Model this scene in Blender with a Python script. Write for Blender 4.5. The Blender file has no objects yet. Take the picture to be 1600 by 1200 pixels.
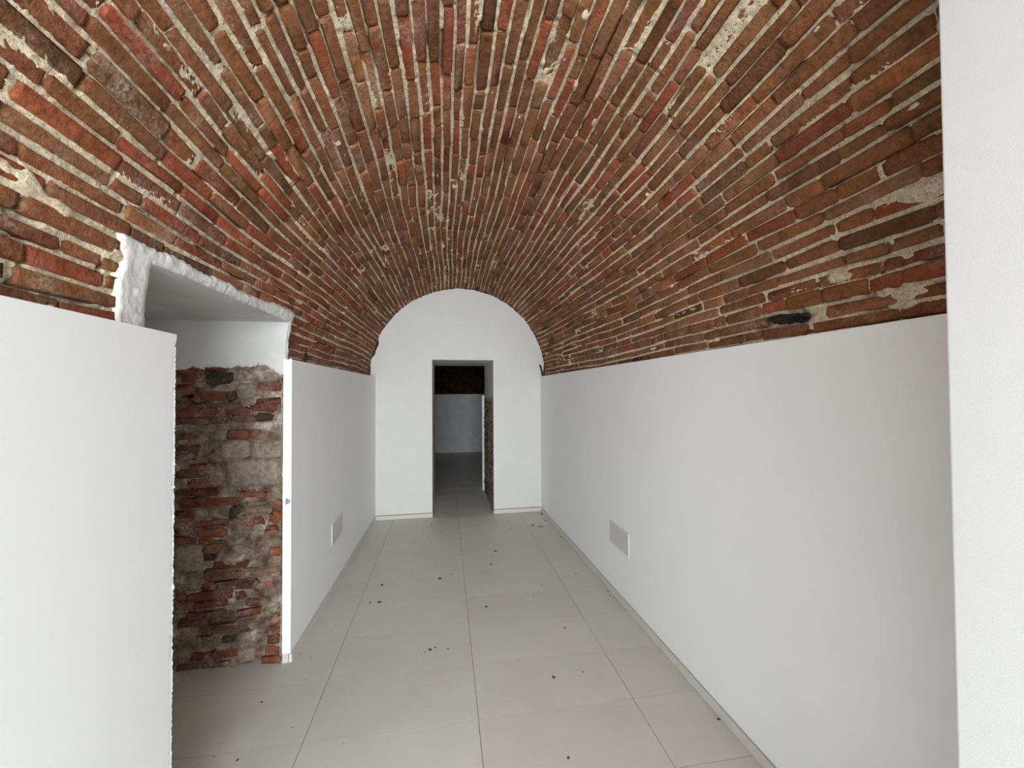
import bpy, bmesh, math, random
import numpy as np
from mathutils import Matrix, Vector

# ------------------------------------------------------------------ camera
scene = bpy.context.scene
COL = scene.collection
cam_data = bpy.data.cameras.new('camera')
cam = bpy.data.objects.new('camera', cam_data)
COL.objects.link(cam)
F_PX = 640.96
cam_data.sensor_fit = 'HORIZONTAL'
cam_data.sensor_width = 36.0
cam_data.lens = F_PX * 36.0 / 1600.0
cam_data.clip_start = 0.02
CR = Vector((0.98706, -0.16027, -0.00533)).normalized()
CD = Vector((0.16034, 0.98688, 0.01915)).normalized()
CU = CR.cross(CD).normalized()
CPOS = Vector((0, 0, 1.6))
cam.matrix_world = Matrix(((CR.x, CU.x, -CD.x, 0), (CR.y, CU.y, -CD.y, 0), (CR.z, CU.z, -CD.z, 1.6), (0, 0, 0, 1)))
scene.camera = cam

# ------------------------------------------------------------------ light
world = bpy.data.worlds.new('sky')
scene.world = world
world.use_nodes = True
bg = world.node_tree.nodes['Background']
bg.inputs['Color'].default_value = (0.86, 0.94, 1.0, 1)
bg.inputs['Strength'].default_value = 1.0

def area_light(name, loc, rot, sx, sy, watts, color, spread=180):
    d = bpy.data.lights.new(name, 'AREA')
    d.shape = 'RECTANGLE'; d.size = sx; d.size_y = sy; d.energy = watts; d.color = color
    d.spread = math.radians(spread)
    o = bpy.data.objects.new(name, d); COL.objects.link(o)
    o.location = loc; o.rotation_euler = rot
    return o
# area lamp for daylight from behind, set at an added, unseen street front
area_light('daylight', (-0.2, -6.4, 1.6), (math.radians(90), 0, 0), 4.6, 3.0, 520, (0.868, 0.938, 1.02), 180)

scene.view_settings.view_transform = 'Standard'
scene.view_settings.look = 'None'
scene.view_settings.gamma = 1.0
scene.view_settings.use_curve_mapping = False
scene.view_settings.exposure = 0.96

# ------------------------------------------------------------------ helpers
RNG = np.random.default_rng(7)
random.seed(7)

def mesh_from(name, verts, faces, mat=None, smooth=False):
    me = bpy.data.meshes.new(name)
    me.from_pydata([tuple(v) for v in verts], [], [tuple(f) for f in faces])
    if mat: me.materials.append(mat)
    if smooth: me.polygons.foreach_set('use_smooth', [True] * len(me.polygons))
    me.update()
    return me

def grid_mesh(name, P, mask=None, mat=None, smooth=True):
    """P: (n, m, 3) array of points, quads where mask (n-1, m-1) is True"""
    n, m = P.shape[:2]
    idx = np.arange(n * m).reshape(n, m)
    q = np.stack([idx[:-1, :-1], idx[1:, :-1], idx[1:, 1:], idx[:-1, 1:]], -1)
    q = q[mask] if mask is not None else q.reshape(-1, 4)
    used, inv = np.unique(q, return_inverse=True)
    co = P.reshape(-1, 3)[used].astype(np.float32)
    q = inv.reshape(-1, 4).astype(np.int32)
    me = bpy.data.meshes.new(name)
    me.vertices.add(len(co)); me.vertices.foreach_set('co', co.ravel())
    me.loops.add(q.size); me.loops.foreach_set('vertex_index', q.ravel())
    me.polygons.add(len(q)); me.polygons.foreach_set('loop_start', np.arange(0, q.size, 4, dtype=np.int32))
    me.update(calc_edges=True); me.validate()
    if mat: me.materials.append(mat)
    me.polygons.foreach_set('use_smooth', np.full(len(me.polygons), smooth))
    me.update()
    return me

def link(name, me, parent=None, label=None, cat=None, kind=None, group=None, loc=None):
    o = bpy.data.objects.new(name, me)
    COL.objects.link(o)
    if loc is not None: o.location = loc
    if parent is not None: o.parent = parent
    if label: o['label'] = label
    if cat: o['category'] = cat
    if kind: o['kind'] = kind
    if group: o['group'] = group
    return o

def box_data(x0, x1, y0, y1, z0, z1):
    v = [(x0, y0, z0), (x1, y0, z0), (x1, y1, z0), (x0, y1, z0), (x0, y0, z1), (x1, y0, z1), (x1, y1, z1), (x0, y1, z1)]
    f = [(0, 3, 2, 1), (4, 5, 6, 7), (0, 1, 5, 4), (1, 2, 6, 5), (2, 3, 7, 6), (3, 0, 4, 7)]
    return v, f

def prism(corners, z0, z1, bevel=0.0, name='prism', mat=None):
    """vertical prism over plan polygon (counter-clockwise) with an optional bevel"""
    bm = bmesh.new()
    lo = [bm.verts.new((x, y, z0)) for x, y in corners]
    hi = [bm.verts.new((x, y, z1)) for x, y in corners]
    n = len(corners)
    bm.faces.new(lo[::-1]); bm.faces.new(hi)
    for i in range(n): bm.faces.new((lo[i], lo[(i + 1) % n], hi[(i + 1) % n], hi[i]))
    if bevel: bmesh.ops.bevel(bm, geom=bm.edges[:], offset=bevel, segments=2, profile=0.7, affect='EDGES')
    bmesh.ops.recalc_face_normals(bm, faces=bm.faces)
    me = bpy.data.meshes.new(name); bm.to_mesh(me); bm.free()
    if mat: me.materials.append(mat)
    return me

def box_mesh(name, x0, x1, y0, y1, z0, z1, mat, bevel=0.0):
    return prism([(x0, y0), (x1, y0), (x1, y1), (x0, y1)], z0, z1, bevel, name, mat)

def vnoise(x, y, seed=0, size=256):
    """smooth value noise in [-1, 1] for arrays x, y"""
    t = np.random.default_rng(seed).uniform(-1, 1, (size, size))
    xi = np.floor(x).astype(int); yi = np.floor(y).astype(int)
    fx = x - xi; fy = y - yi
    fx = fx * fx * (3 - 2 * fx); fy = fy * fy * (3 - 2 * fy)
    a = t[xi % size, yi % size]; b = t[(xi + 1) % size, yi % size]
    c = t[xi % size, (yi + 1) % size]; d = t[(xi + 1) % size, (yi + 1) % size]
    return (a * (1 - fx) + b * fx) * (1 - fy) + (c * (1 - fx) + d * fx) * fy

def fbm(x, y, seed=0, octaves=3):
    s = 0; w = 1; tot = 0
    for k in range(octaves):
        s = s + w * vnoise(x * 2 ** k, y * 2 ** k, seed + k); tot += w; w *= .5
    return s / tot

def sstep(e0, e1, x):
    t = np.clip((x - e0) / (e1 - e0), 0, 1)
    return t * t * (3 - 2 * t)

# ------------------------------------------------------------------ materials
def new_mat(name):
    m = bpy.data.materials.new(name); m.use_nodes = True
    nt = m.node_tree
    return m, nt, nt.nodes['Principled BSDF']

def N(nt, typ, **kw):
    n = nt.nodes.new(typ)
    for k, v in kw.items():
        if k in n.inputs: n.inputs[k].default_value = v
        else: setattr(n, k, v)
    return n

def noise(nt, vec, scale, detail=3, rough=.55):
    n = N(nt, 'ShaderNodeTexNoise', Scale=scale, Detail=detail, Roughness=rough)
    nt.links.new(vec, n.inputs['Vector'])
    return n.outputs['Fac']

def ramp(nt, fac, stops):
    r = nt.nodes.new('ShaderNodeValToRGB')
    e = r.color_ramp.elements
    while len(e) < len(stops): e.new(.5)
    for i, (p, c) in enumerate(stops):
        e[i].position = p
        e[i].color = (c, c, c, 1) if isinstance(c, (int, float)) else (*c, 1)
    nt.links.new(fac, r.inputs['Fac'])
    return r.outputs['Color']

def mix(nt, fac, a, b, blend='MIX'):
    n = nt.nodes.new('ShaderNodeMix'); n.data_type = 'RGBA'; n.blend_type = blend
    for sock, v in ((n.inputs[0], fac), (n.inputs[6], a), (n.inputs[7], b)):
        if isinstance(v, (int, float)): sock.default_value = v
        elif isinstance(v, tuple): sock.default_value = (*v, 1)
        else: nt.links.new(v, sock)
    return n.outputs[2]

def mathn(nt, op, a, b):
    n = nt.nodes.new('ShaderNodeMath'); n.operation = op
    for s, v in ((n.inputs[0], a), (n.inputs[1], b)):
        if isinstance(v, (int, float)): s.default_value = v
        else: nt.links.new(v, s)
    return n.outputs[0]

def bump(nt, bsdf, height, strength, dist):
    b = N(nt, 'ShaderNodeBump', Strength=strength, Distance=dist)
    nt.links.new(height, b.inputs['Height'])
    nt.links.new(b.outputs['Normal'], bsdf.inputs['Normal'])

def world_pos(nt):
    return nt.nodes.new('ShaderNodeNewGeometry').outputs['Position']

def plain(name, color, rough=.6, var=.04, scale=8, bmp=0.0, bscale=120, spec=.3):
    m, nt, b = new_mat(name)
    p = world_pos(nt)
    f = noise(nt, p, scale, 4)
    dark = tuple(c * (1 - var) for c in color); lite = tuple(min(1, c * (1 + var)) for c in color)
    nt.links.new(ramp(nt, f, [(.3, dark), (.7, lite)]), b.inputs['Base Color'])
    b.inputs['Roughness'].default_value = rough
    b.inputs['Specular IOR Level'].default_value = spec
    if bmp: bump(nt, b, noise(nt, p, bscale, 3), bmp, .002)
    return m

WHITE = plain('white_painted_board', (.87, .87, .86), .62, .012, 3, .05, 260, .25)
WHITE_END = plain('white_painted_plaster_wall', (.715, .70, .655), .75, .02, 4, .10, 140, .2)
PIER = plain('white_stippled_paint', (.88, .89, .89), .8, .012, 5, .12, 330, .15)
TRIM = plain('cream_skirting', (.62, .59, .525), .5, .03, 30, 0, 100, .35)
COVER = plain('off_white_plastic', (.60, .585, .55), .45, .02, 12, 0, 100, .4)
COVER_RIM = plain('white_plastic_rim', (.70, .69, .665), .4, .01, 12, 0, 100, .4)
BLACK = plain('black_rubber', (.012, .012, .013), .55, .1, 40, 0, 100, .4)
CHAR = plain('charred_timber', (.020, .017, .015), .8, .5, 60, .6, 120, .3)
DIRT = plain('brown_dirt', (.085, .055, .033), .95, .4, 300, .5, 500, .1)
METAL = plain('galvanised_bead', (.50, .50, .52), .45, .25, 90, .3, 200, .5)
PAPER = plain('torn_grey_paper', (.52, .54, .60), .7, .15, 60, 0, 100, .2)
GROUT = plain('grey_tile_grout', (.13, .118, .10), .9, .1, 40, 0, 100, .1)
ROOMWHITE = plain('white_room_paint', (.80, .79, .77), .7, .015, 3, 0, 100, .2)
DARKMASONRY = plain('shade_darkened_masonry', (.022, .015, .011), .95, .4, 9, .5, 30, .1)  # near-black base colour stands in for the far room's lack of light

def floor_material():
    m, nt, b = new_mat('beige_porcelain_tile')
    p = world_pos(nt)
    a = noise(nt, p, 3.5, 5, .6); c = noise(nt, p, 160, 2, .6)
    base = ramp(nt, a, [(.30, (.590, .560, .500)), (.70, (.675, .645, .590))])
    base = mix(nt, .10, base, ramp(nt, c, [(.35, (.30, .28, .25)), (.65, (.66, .63, .58))]))
    obj = nt.nodes.new('ShaderNodeObjectInfo')
    base = mix(nt, .5, base, ramp(nt, obj.outputs['Random'], [(0, (.600, .570, .515)), (1, (.655, .625, .570))]))
    dust = ramp(nt, noise(nt, p, 1.6, 6, .65), [(.56, 0.), (.74, .22)])
    base = mix(nt, dust, base, (.40, .36, .305))
    nt.links.new(base, b.inputs['Base Color'])
    nt.links.new(ramp(nt, a, [(.3, .42), (.7, .56)]), b.inputs['Roughness'])
    b.inputs['Specular IOR Level'].default_value = .35
    bump(nt, b, c, .04, .001)
    return m
TILE = floor_material()

def brick_material(name='old_brick', dirt=0.0):
    """per-brick colour and lime bloom come from the mesh attribute 'tone'"""
    m, nt, b = new_mat(name)
    p = world_pos(nt)
    at = nt.nodes.new('ShaderNodeAttribute'); at.attribute_name = 'tone'
    big = noise(nt, p, 14, 5, .65); mid = noise(nt, p, 55, 4, .65); fine = noise(nt, p, 210, 4, .75)
    c = mix(nt, 1.0, at.outputs['Color'], ramp(nt, big, [(.28, .62), (.5, 1.), (.75, 1.25)]), 'MULTIPLY')
    c = mix(nt, 1.0, c, ramp(nt, mid, [(.25, .55), (.5, 1.), (.75, 1.28)]), 'MULTIPLY')
    c = mix(nt, .7, c, ramp(nt, fine, [(.30, .40), (.46, 1.), (.72, 1.28)]), 'MULTIPLY')
    # lime bloom and mortar smears left on the brick faces
    b1 = ramp(nt, noise(nt, p, 9, 5, .6), [(.46, 0.), (.66, 1.)])
    b2 = ramp(nt, noise(nt, p, 85, 4, .7), [(.42, 0.), (.60, 1.)])
    bl = mathn(nt, 'MULTIPLY', mathn(nt, 'MULTIPLY', b1, b2), at.outputs['Alpha'])
    c = mix(nt, bl, c, (.50, .405, .315))
    specks = ramp(nt, noise(nt, p, 150, 2, .5), [(.70, 0.), (.76, .7)])
    c = mix(nt, mathn(nt, 'MULTIPLY', specks, .6), c, (.52, .43, .34))
    pores = ramp(nt, noise(nt, p, 120, 2, .5), [(.26, .75), (.32, 0.)])
    c = mix(nt, pores, c, (.045, .025, .016))
    nt.links.new(c, b.inputs['Base Color'])
    b.inputs['Roughness'].default_value = .92
    b.inputs['Specular IOR Level'].default_value = .12
    h = mathn(nt, 'ADD', mathn(nt, 'MULTIPLY', mid, .9), mathn(nt, 'MULTIPLY', fine, .35))
    bump(nt, b, h, 1.0, .011)
    return m
BRICK = brick_material()

def mortar_material(name, c0, c1, c2):
    m, nt, b = new_mat(name)
    p = world_pos(nt)
    fine = noise(nt, p, 170, 4, .75); mid = noise(nt, p, 45, 4, .6); big = noise(nt, p, 5, 4, .6)
    c = ramp(nt, mid, [(.3, c0), (.5, c1), (.72, c2)])
    c = mix(nt, .8, c, ramp(nt, fine, [(.33, .30), (.47, 1.), (.70, 1.25)]), 'MULTIPLY')
    c = mix(nt, .6, c, ramp(nt, big, [(.35, .72), (.6, 1.08)]), 'MULTIPLY')
    nt.links.new(c, b.inputs['Base Color'])
    b.inputs['Roughness'].default_value = .95
    b.inputs['Specular IOR Level'].default_value = .1
    h = mathn(nt, 'ADD', mathn(nt, 'MULTIPLY', mid, .7), mathn(nt, 'MULTIPLY', fine, .5))
    bump(nt, b, h, 1.0, .012)
    return m
MORTAR = mortar_material('lime_mortar', (.58, .465, .31), (.80, .67, .47), (.91, .80, .61))
MORTAR_GREY = mortar_material('old_grey_mortar', (.22, .17, .125), (.38, .31, .24), (.60, .52, .43))
def rubble_mortar_material():
    m, nt, b = new_mat('crumbling_rubble_mortar')
    p = world_pos(nt)
    fine = noise(nt, p, 240, 4, .7); mid = noise(nt, p, 38, 5, .65); big = noise(nt, p, 10, 5, .65)
    c = ramp(nt, big, [(.34, (.165, .105, .070)), (.47, (.33, .240, .170)), (.56, (.45, .355, .270)), (.65, (.74, .65, .55))])
    c = mix(nt, .8, c, ramp(nt, mid, [(.30, .45), (.5, 1.), (.72, 1.25)]), 'MULTIPLY')
    c = mix(nt, .7, c, ramp(nt, fine, [(.30, .5), (.46, 1.), (.75, 1.2)]), 'MULTIPLY')
    nt.links.new(c, b.inputs['Base Color'])
    b.inputs['Roughness'].default_value = .95
    b.inputs['Specular IOR Level'].default_value = .1
    bump(nt, b, mathn(nt, 'ADD', mid, mathn(nt, 'MULTIPLY', fine, .5)), 1.0, .018)
    return m
RUBBLE = rubble_mortar_material()
STONE = mortar_material('grey_field_stone', (.22, .165, .120), (.33, .262, .200), (.43, .355, .280))

def plaster_material():
    m, nt, b = new_mat('rough_white_plaster')
    p = world_pos(nt)
    big = noise(nt, p, 6, 5, .6); f = noise(nt, p, 150, 4, .6); mid = noise(nt, p, 40, 3)
    c = ramp(nt, big, [(.3, (.62, .60, .56)), (.6, (.78, .77, .74))])
    nt.links.new(c, b.inputs['Base Color'])
    b.inputs['Roughness'].default_value = .85
    b.inputs['Specular IOR Level'].default_value = .2
    bump(nt, b, mathn(nt, 'ADD', f, mid), .55, .004)
    return m
PLASTER = plaster_material()
PLASTER_SMOOTH = plain('grey_white_skim_plaster', (.62, .605, .57), .8, .07, 5, .15, 90, .2)

# ------------------------------------------------------------------ vault geometry
CX, CZ, R0 = 0.199, 1.821, 1.165
ARC = math.pi * R0
Y_IN, Y_END = -0.30, 5.46
OP_Y0, OP_Y1, OP_Z = 1.525, 2.655, 2.027        # opening in the left wall

def vr(Y): return 1.139 + .010 * (5.39 - Y)

def V(Y, a, d):
    """point of the vault: Y along it, a = arc length from the right springing, d = offset towards the room"""
    Y = np.asarray(Y, float); a = np.asarray(a, float); d = np.asarray(d, float)
    lowd = .006 * np.sin(1.7 * Y + 2.2 * a) + .004 * np.sin(3.9 * Y - 3.1 * a + 1)
    r = vr(Y) - d - lowd
    ph = np.clip(a, 0, ARC) / R0
    x = CX + r * np.cos(ph); z = CZ + r * np.sin(ph)
    z = z + np.minimum(a, 0) - np.maximum(a - ARC, 0)
    return np.stack(np.broadcast_arrays(x, Y, z), -1)

def warp(Y, a):
    return .012 * np.sin(1.15 * Y + 1.9 * a) + .006 * np.sin(2.9 * Y + 4.3 * a + 1.3) + .0026 * np.sin(8.3 * Y + 15 * a)

def in_opening(Y, z, a):
    return (a > ARC / 2) & (Y > OP_Y0 + .001) & (Y < OP_Y1 - .001) & (z < OP_Z)

TONES = {'b': (.248, .102, .043), 'r': (.290, .084, .038), 'o': (.310, .120, .052), 'p': (.250, .096, .050), 'k': (.085, .048, .034), 'd': (.172, .072, .033), 'l': (.275, .130, .064)}
def pick_tone(rng, wts):
    ks = list(wts); w = np.array([wts[k] for k in ks], float)
    k = ks[rng.choice(len(ks), p=w / w.sum())]
    c = np.array(TONES[k]) * rng.uniform(.86, 1.14) * (1 + rng.normal(0, .03, 3))
    return np.clip(c, .01, .8)

BU = np.array([0., 0., .07, .93, 1., 1.]); BV = np.array([0., 0., .18, .82, 1., 1.])
NB = 36
BF = [(i * 6 + j, (i + 1) * 6 + j, (i + 1) * 6 + j + 1, i * 6 + j + 1) for i in range(5) for j in range(5)]
def brick_grid(rng, u0, u1, v0, v1, d, rough=1.0):
    """6 x 6 vertex block: the outer ring is buried in the mortar, the next is the worn edge"""
    L, T = u1 - u0, v1 - v0
    uu, vv = np.meshgrid(BU, BV, indexing='ij')
    ring = np.ones((6, 6)); ring[0, :] = ring[-1, :] = ring[:, 0] = ring[:, -1] = 2
    ring[2:4, 2:4] = 0
    e = min(.0030, T * .08)                      # width of the worn edge
    uc, vc = uu - .5, vv - .5
    sx = np.sign(uc) * (np.abs(uc) > .49); sy = np.sign(vc) * (np.abs(vc) > .49)
    U = u0 + np.where((uu > 0) & (uu < 1), np.where(uu < .5, .3 * T, L - .3 * T), uu * L); Vv = v0 + vv * T
    U = np.where(ring < 2, U - sx * e, U); Vv = np.where(ring < 2, Vv - sy * e, Vv)
    # rounded corners
    cr = rng.uniform(.08, .34, (2, 2)) * T * rough
    for ci, i in ((0, 0), (0, 1), (1, 4), (1, 5)):
        for cj, j in ((0, 0), (0, 1), (1, 4), (1, 5)):
            U[i, j] -= np.sign(uc[i, j]) * cr[ci, cj] * .50; Vv[i, j] -= np.sign(vc[i, j]) * cr[ci, cj] * .30
    jit = rng.normal(0, 1, (6, 6, 2))
    jit[0] = jit[1]; jit[-1] = jit[-2]; jit[:, 0] = jit[:, 1]; jit[:, -1] = jit[:, -2]
    U = U + jit[..., 0] * .0022 * rough; Vv = Vv + jit[..., 1] * .0019 * rough
    D = d + np.where(ring == 2, -.024, np.where(ring == 1, -.0013, 0))
    D = D + np.where(ring < 2, rng.normal(0, .0009 * rough, (6, 6)) + rng.normal(0, .0012) * uc * 2 + rng.normal(0, .0014) * vc * 2, 0)
    return U, Vv, D

def brick_object(name, pts, tone, alpha, parent, mat=None):
    c = pts.mean(0)
    me = mesh_from(name, pts - c, BF, mat or BRICK, True)
    add_tone(me, np.tile([*tone, alpha], (len(pts), 1)))
    return link(name, me, parent, loc=tuple(c))

def add_tone(me, cols):
    at = me.attributes.new('tone', 'FLOAT_COLOR', 'POINT')
    at.data.foreach_set('color', np.asarray(cols, np.float32).ravel())

def joined_bricks(name, plist, tones, parent, mat=None):
    P = np.concatenate(plist); nb = len(plist)
    bf = np.array(BF, np.int32)
    q = (bf[None] + (np.arange(nb) * NB)[:, None, None]).reshape(-1, 4).astype(np.int32)
    me = bpy.data.meshes.new(name)
    me.vertices.add(len(P)); me.vertices.foreach_set('co', P.astype(np.float32).ravel())
    me.loops.add(q.size); me.loops.foreach_set('vertex_index', q.ravel())
    me.polygons.add(len(q)); me.polygons.foreach_set('loop_start', np.arange(0, q.size, 4, dtype=np.int32))
    me.update(calc_edges=True)
    me.materials.append(mat or BRICK)
    me.polygons.foreach_set('use_smooth', np.full(len(me.polygons), True))
    add_tone(me, np.repeat(np.asarray(tones), NB, 0))
    me.update()
    return link(name, me, parent, kind='stuff')

# ---- lay out the courses
rng = np.random.default_rng(11)
bricks = []        # (pts, tone, alpha)
heads = []         # head joints (Y, a0, a1, width, deep)
a = -.17
courses = []
while a < ARC + .17:
    p = rng.uniform(.0475, .0590)
    courses.append((a, a + p)); a += p
for k, (a0, a1) in enumerate(courses):
    am = (a0 + a1) / 2
    phi = math.degrees(am / R0)
    y = Y_IN - rng.uniform(0, .25)
    proud_course = rng.normal(0, .0016)
    if k == 0: g_prev = .003
    g_next = rng.choice([.0004, rng.uniform(.0028, .0056)], p=[.20, .80])
    while y < Y_END:
        Lb = rng.choice([rng.uniform(.265, .31), rng.uniform(.21, .27), rng.uniform(.11, .17)], p=[.68, .18, .14])
        if phi < 14 or phi > 166: Lb *= rng.choice([1., .8, .55], p=[.5, .25, .25])
        wide = rng.random() < .20
        gap = rng.uniform(.008, .016) if wide else rng.uniform(.0002, .0022)
        y0, y1 = max(y, Y_IN), min(y + Lb, Y_END)
        y += Lb + gap
        if y1 - y0 < .03: continue
        heads.append((y1 + gap / 2, a0, a1, gap, (not wide) and rng.random() < .72))
        ym = (y0 + y1) / 2
        g0, g1 = np.clip(np.array([g_prev, g_next]) + .0022 * vnoise(np.array([ym / .35] * 2), np.array([k * 3.7, k * 3.7 + 3.7]), 57) + rng.normal(0, .0006, 2), .0002, .007)
        zc = float(V(ym, am, 0)[2])
        if am < .105 and am > .035 and y1 > 1.375 and y0 < 1.515: continue      # hollow above the right panel
        # nothing in the opening of the left wall or under its plaster surround
        if am > ARC / 2 and zc < OP_Z + .035 and y1 > OP_Y0 - .03 and y0 < OP_Y1 + .03:
            if y0 < OP_Y0 - .09 and y1 < OP_Y1: y1 = OP_Y0 - .035
            elif y1 > OP_Y1 + .09 and y0 > OP_Y0: y0 = OP_Y1 + .035
            else: continue
            if y1 - y0 < .04: continue
        d = .0012 + np.clip(rng.normal(0, .0024), -.004, .006) + proud_course * .6 + rng.choice([0, .005, -.003], p=[.94, .03, .03])
        U, A, D = brick_grid(rng, y0, y1, a0 + g0, a1 - g1, d)
        pts = V(U, A + warp(U, A), D).reshape(-1, 3)
        patch = vnoise(np.array([ym * 1.7 + 3]), np.array([am * 2.3]), 55)[0]
        w = {'b': 6.4, 'r': 1.3, 'o': .6, 'p': .8, 'k': .06, 'd': .7, 'l': .5}
        if patch > .25: w['r'] *= 2.6; w['o'] *= 2
        if phi > 150: w['r'] *= 2.6; w['p'] *= 2.5; w['b'] *= .7
        if phi < 45: w['o'] *= 2.6; w['r'] *= 1.3
        if phi < 12 or phi > 168: w['p'] *= 3; w['d'] *= 2
        if ym > 4.2: w['d'] *= 2.5; w['r'] *= .6
        tone = pick_tone(rng, w)
        alpha = np.clip(rng.beta(.7, 2.4) * (1.2 if phi > 95 else .6) + max(0, patch) * .2, 0, 1)
        if phi > 160 or phi < 10: alpha = min(1, alpha + .35)
        bricks.append((pts, tone, alpha))
    g_prev = g_next

# ---- mortar bed: a dense relief with recessed, open and smeared joints
n_a = 660
a_ax = np.concatenate([np.linspace(-1.82, -.20, 14)[:-1], np.linspace(-.20, ARC + .20, n_a), np.linspace(ARC + .20, ARC + 1.82, 14)[1:]])
t = np.linspace(0, 1, 760)
y_ax = Y_IN + (Y_END - Y_IN) * (.62 * t + .38 * t ** 2)
y_ax[np.argmin(abs(y_ax - OP_Y0))] = OP_Y0; y_ax[np.argmin(abs(y_ax - OP_Y1))] = OP_Y1
a_edge = ARC - math.asin((OP_Z - CZ) / vr(2.1)) * R0
a_ax[np.argmin(abs(a_ax - a_edge))] = a_edge
YY, AA = np.meshgrid(y_ax, a_ax, indexing='ij')
H = -.0064 + .0046 * vnoise(YY / .30, AA / .055, 2) + .0042 * fbm(YY / .024, AA / .013, 1) + .0009 * RNG.normal(0, 1, YY.shape)
H = np.minimum(H, -.0012 + .0006 * RNG.normal(0, 1, YY.shape))
open_j = 1.05 * vnoise(YY / .16, AA / .020, 21) + .35 * vnoise(YY / .6, AA / .35, 22)
H -= .020 * sstep(.56, .74, open_j)
for (yj, a0, a1, gap, deep) in heads:
    if not deep: continue
    aw = float(warp(yj, (a0 + a1) / 2))
    i0, i1 = np.searchsorted(y_ax, (yj - gap / 2 - .006, yj + gap / 2 + .006))
    j0, j1 = np.searchsorted(a_ax, (a0 + aw + .008, a1 + aw - .008))
    H[i0:i1, j0:j1] -= .018
# smears of mortar left over the bricks
sm = fbm(YY / .10, AA / .035, 31, 3) + .40 * vnoise(YY / .9, AA / .5, 35)
H = np.where(sm > .74, np.maximum(H, -.0050 + .055 * (sm - .74)), H)
def patch_field(y, a, ry, ra, seed, tilt=0.):
    du = (YY - y); dv = (AA - a) - tilt * du
    return 1 - np.sqrt((du / ry) ** 2 + (dv / ra) ** 2) + .75 * fbm(YY / .05, AA / .04, seed, 4)
for (y, a_, ry, ra, seed, tilt) in ((.93, .335, .12, .050, 41, .1), (1.02, .19, .06, .075, 42, .6), (1.03, .07, .10, .055, 43, 0), (1.17, .10, .05, .05, 44, 0),
                                    (1.10, ARC - .28, .20, .026, 45, .20), (1.37, ARC - .20, .12, .030, 46, .2), (1.0, ARC - .05, .2, .03, 47, 0), (1.93, .03, .10, .02, 48, 0),
                                    (1.23, .17, .06, .02, 49, 0), (2.2, .40, .05, .03, 50, 0), (2.55, .06, .12, .02, 51, 0)):
    pf = patch_field(y, a_, ry, ra, seed, tilt)
    H = np.where(pf > .25, np.maximum(H, -.006 + .020 * np.clip(pf - .25, 0, .6)), H)
# hollow round the charred stub above the right panel
hol = np.exp(-(((YY - 1.440) / .075) ** 2 + ((AA - .066) / .028) ** 2))
H = H - .040 * np.minimum(1, 1.6 * hol) * (.7 + .5 * fbm(YY / .03, AA / .02, 58, 3))
HB = H
P = V(YY, AA + np.where(np.abs(AA - ARC / 2) < ARC / 2 + .2, warp(YY, AA), 0) * np.where((np.abs(YY - 2.12) < .75) & (AA > a_edge - .15), 0, 1), H)
mid = (P[:-1, :-1] + P[1:, :-1] + P[1:, 1:] + P[:-1, 1:]) / 4
amid = (AA[:-1, :-1] + AA[1:, 1:]) / 2
mask = ~((amid > a_edge) & (mid[..., 1] > OP_Y0) & (mid[..., 1] < OP_Y1))
ceiling = link('ceiling', grid_mesh('mortar_bed', P, mask, MORTAR), label='barrel vault of old red-brown bricks with thick pale lime mortar joints', cat='ceiling', kind='structure')

# the 300 bricks that show largest are parts of their own, the rest one part
def screen_area(p):
    q = p - np.array(CPOS); z = q @ np.array(CD)
    if z.min() < .05: return 0
    x = 800 + F_PX * (q @ np.array(CR)) / z; y = 600 - F_PX * (q @ np.array(CU)) / z
    i = [7, 25, 28, 10]
    X, Yp = x[i], y[i]
    A = abs(sum(X[k] * Yp[(k + 1) % 4] - X[(k + 1) % 4] * Yp[k] for k in range(4))) / 2
    cx, cy = X.mean(), Yp.mean()
    if not (-5 < cx < 1468 and -5 < cy < 600): return 0
    if cx > 846 and cy > 588 - .1558 * (cx - 846): return 0
    if cx < 276 and cy > 462 + .2213 * cx: return 0
    return A
areas = np.array([screen_area(b[0]) for b in bricks])
order = np.argsort(-areas)
for i in order[:300]:
    brick_object('brick', *bricks[i], ceiling)
rest = order[300:]
joined_bricks('brickwork', [bricks[i][0] for i in rest], [[*bricks[i][1], bricks[i][2]] for i in rest], ceiling)

# ------------------------------------------------------------------ floor
floor = link('floor', box_mesh('floor', -2.62, 2.62, -6.5, 11.3, -.06, -.0022, GROUT), label='pale beige floor laid with large rectangular porcelain tiles', cat='floor', kind='structure')
TW, TL, TX0, TY0 = .8045, .40225, -.6482, 2.0406
JT = .0030
def tile_mesh(w, l):
    return prism([(-w / 2 + JT / 2, -l / 2 + JT / 2), (w / 2 - JT / 2, -l / 2 + JT / 2), (w / 2 - JT / 2, l / 2 - JT / 2), (-w / 2 + JT / 2, l / 2 - JT / 2)], -.008, 0, 0, 'tile', TILE)
full = tile_mesh(TW, TL)
for j in range(-21, 23):
    y = TY0 + j * TL
    for i in range(-3, 4):
        x0, x1 = TX0 + i * TW, TX0 + (i + 1) * TW
        x0, x1 = max(x0, -2.6), min(x1, 2.6)
        if x1 - x0 < .03: continue
        yc = y + TL / 2
        if -.3 < yc < 5.4 and x0 > 1.45: continue
        if -.3 < yc < 1.3 and x1 < -1.0: continue
        if 2.9 < yc < 6.5 and x1 < -1.0: continue
        if 5.5 < yc < 6.5 and (x0 > .9 or x1 < -.4): continue
        link('tile', full if abs(x1 - x0 - TW) < 1e-6 else tile_mesh(x1 - x0, TL), floor, loc=((x0 + x1) / 2, yc, 0))

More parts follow.
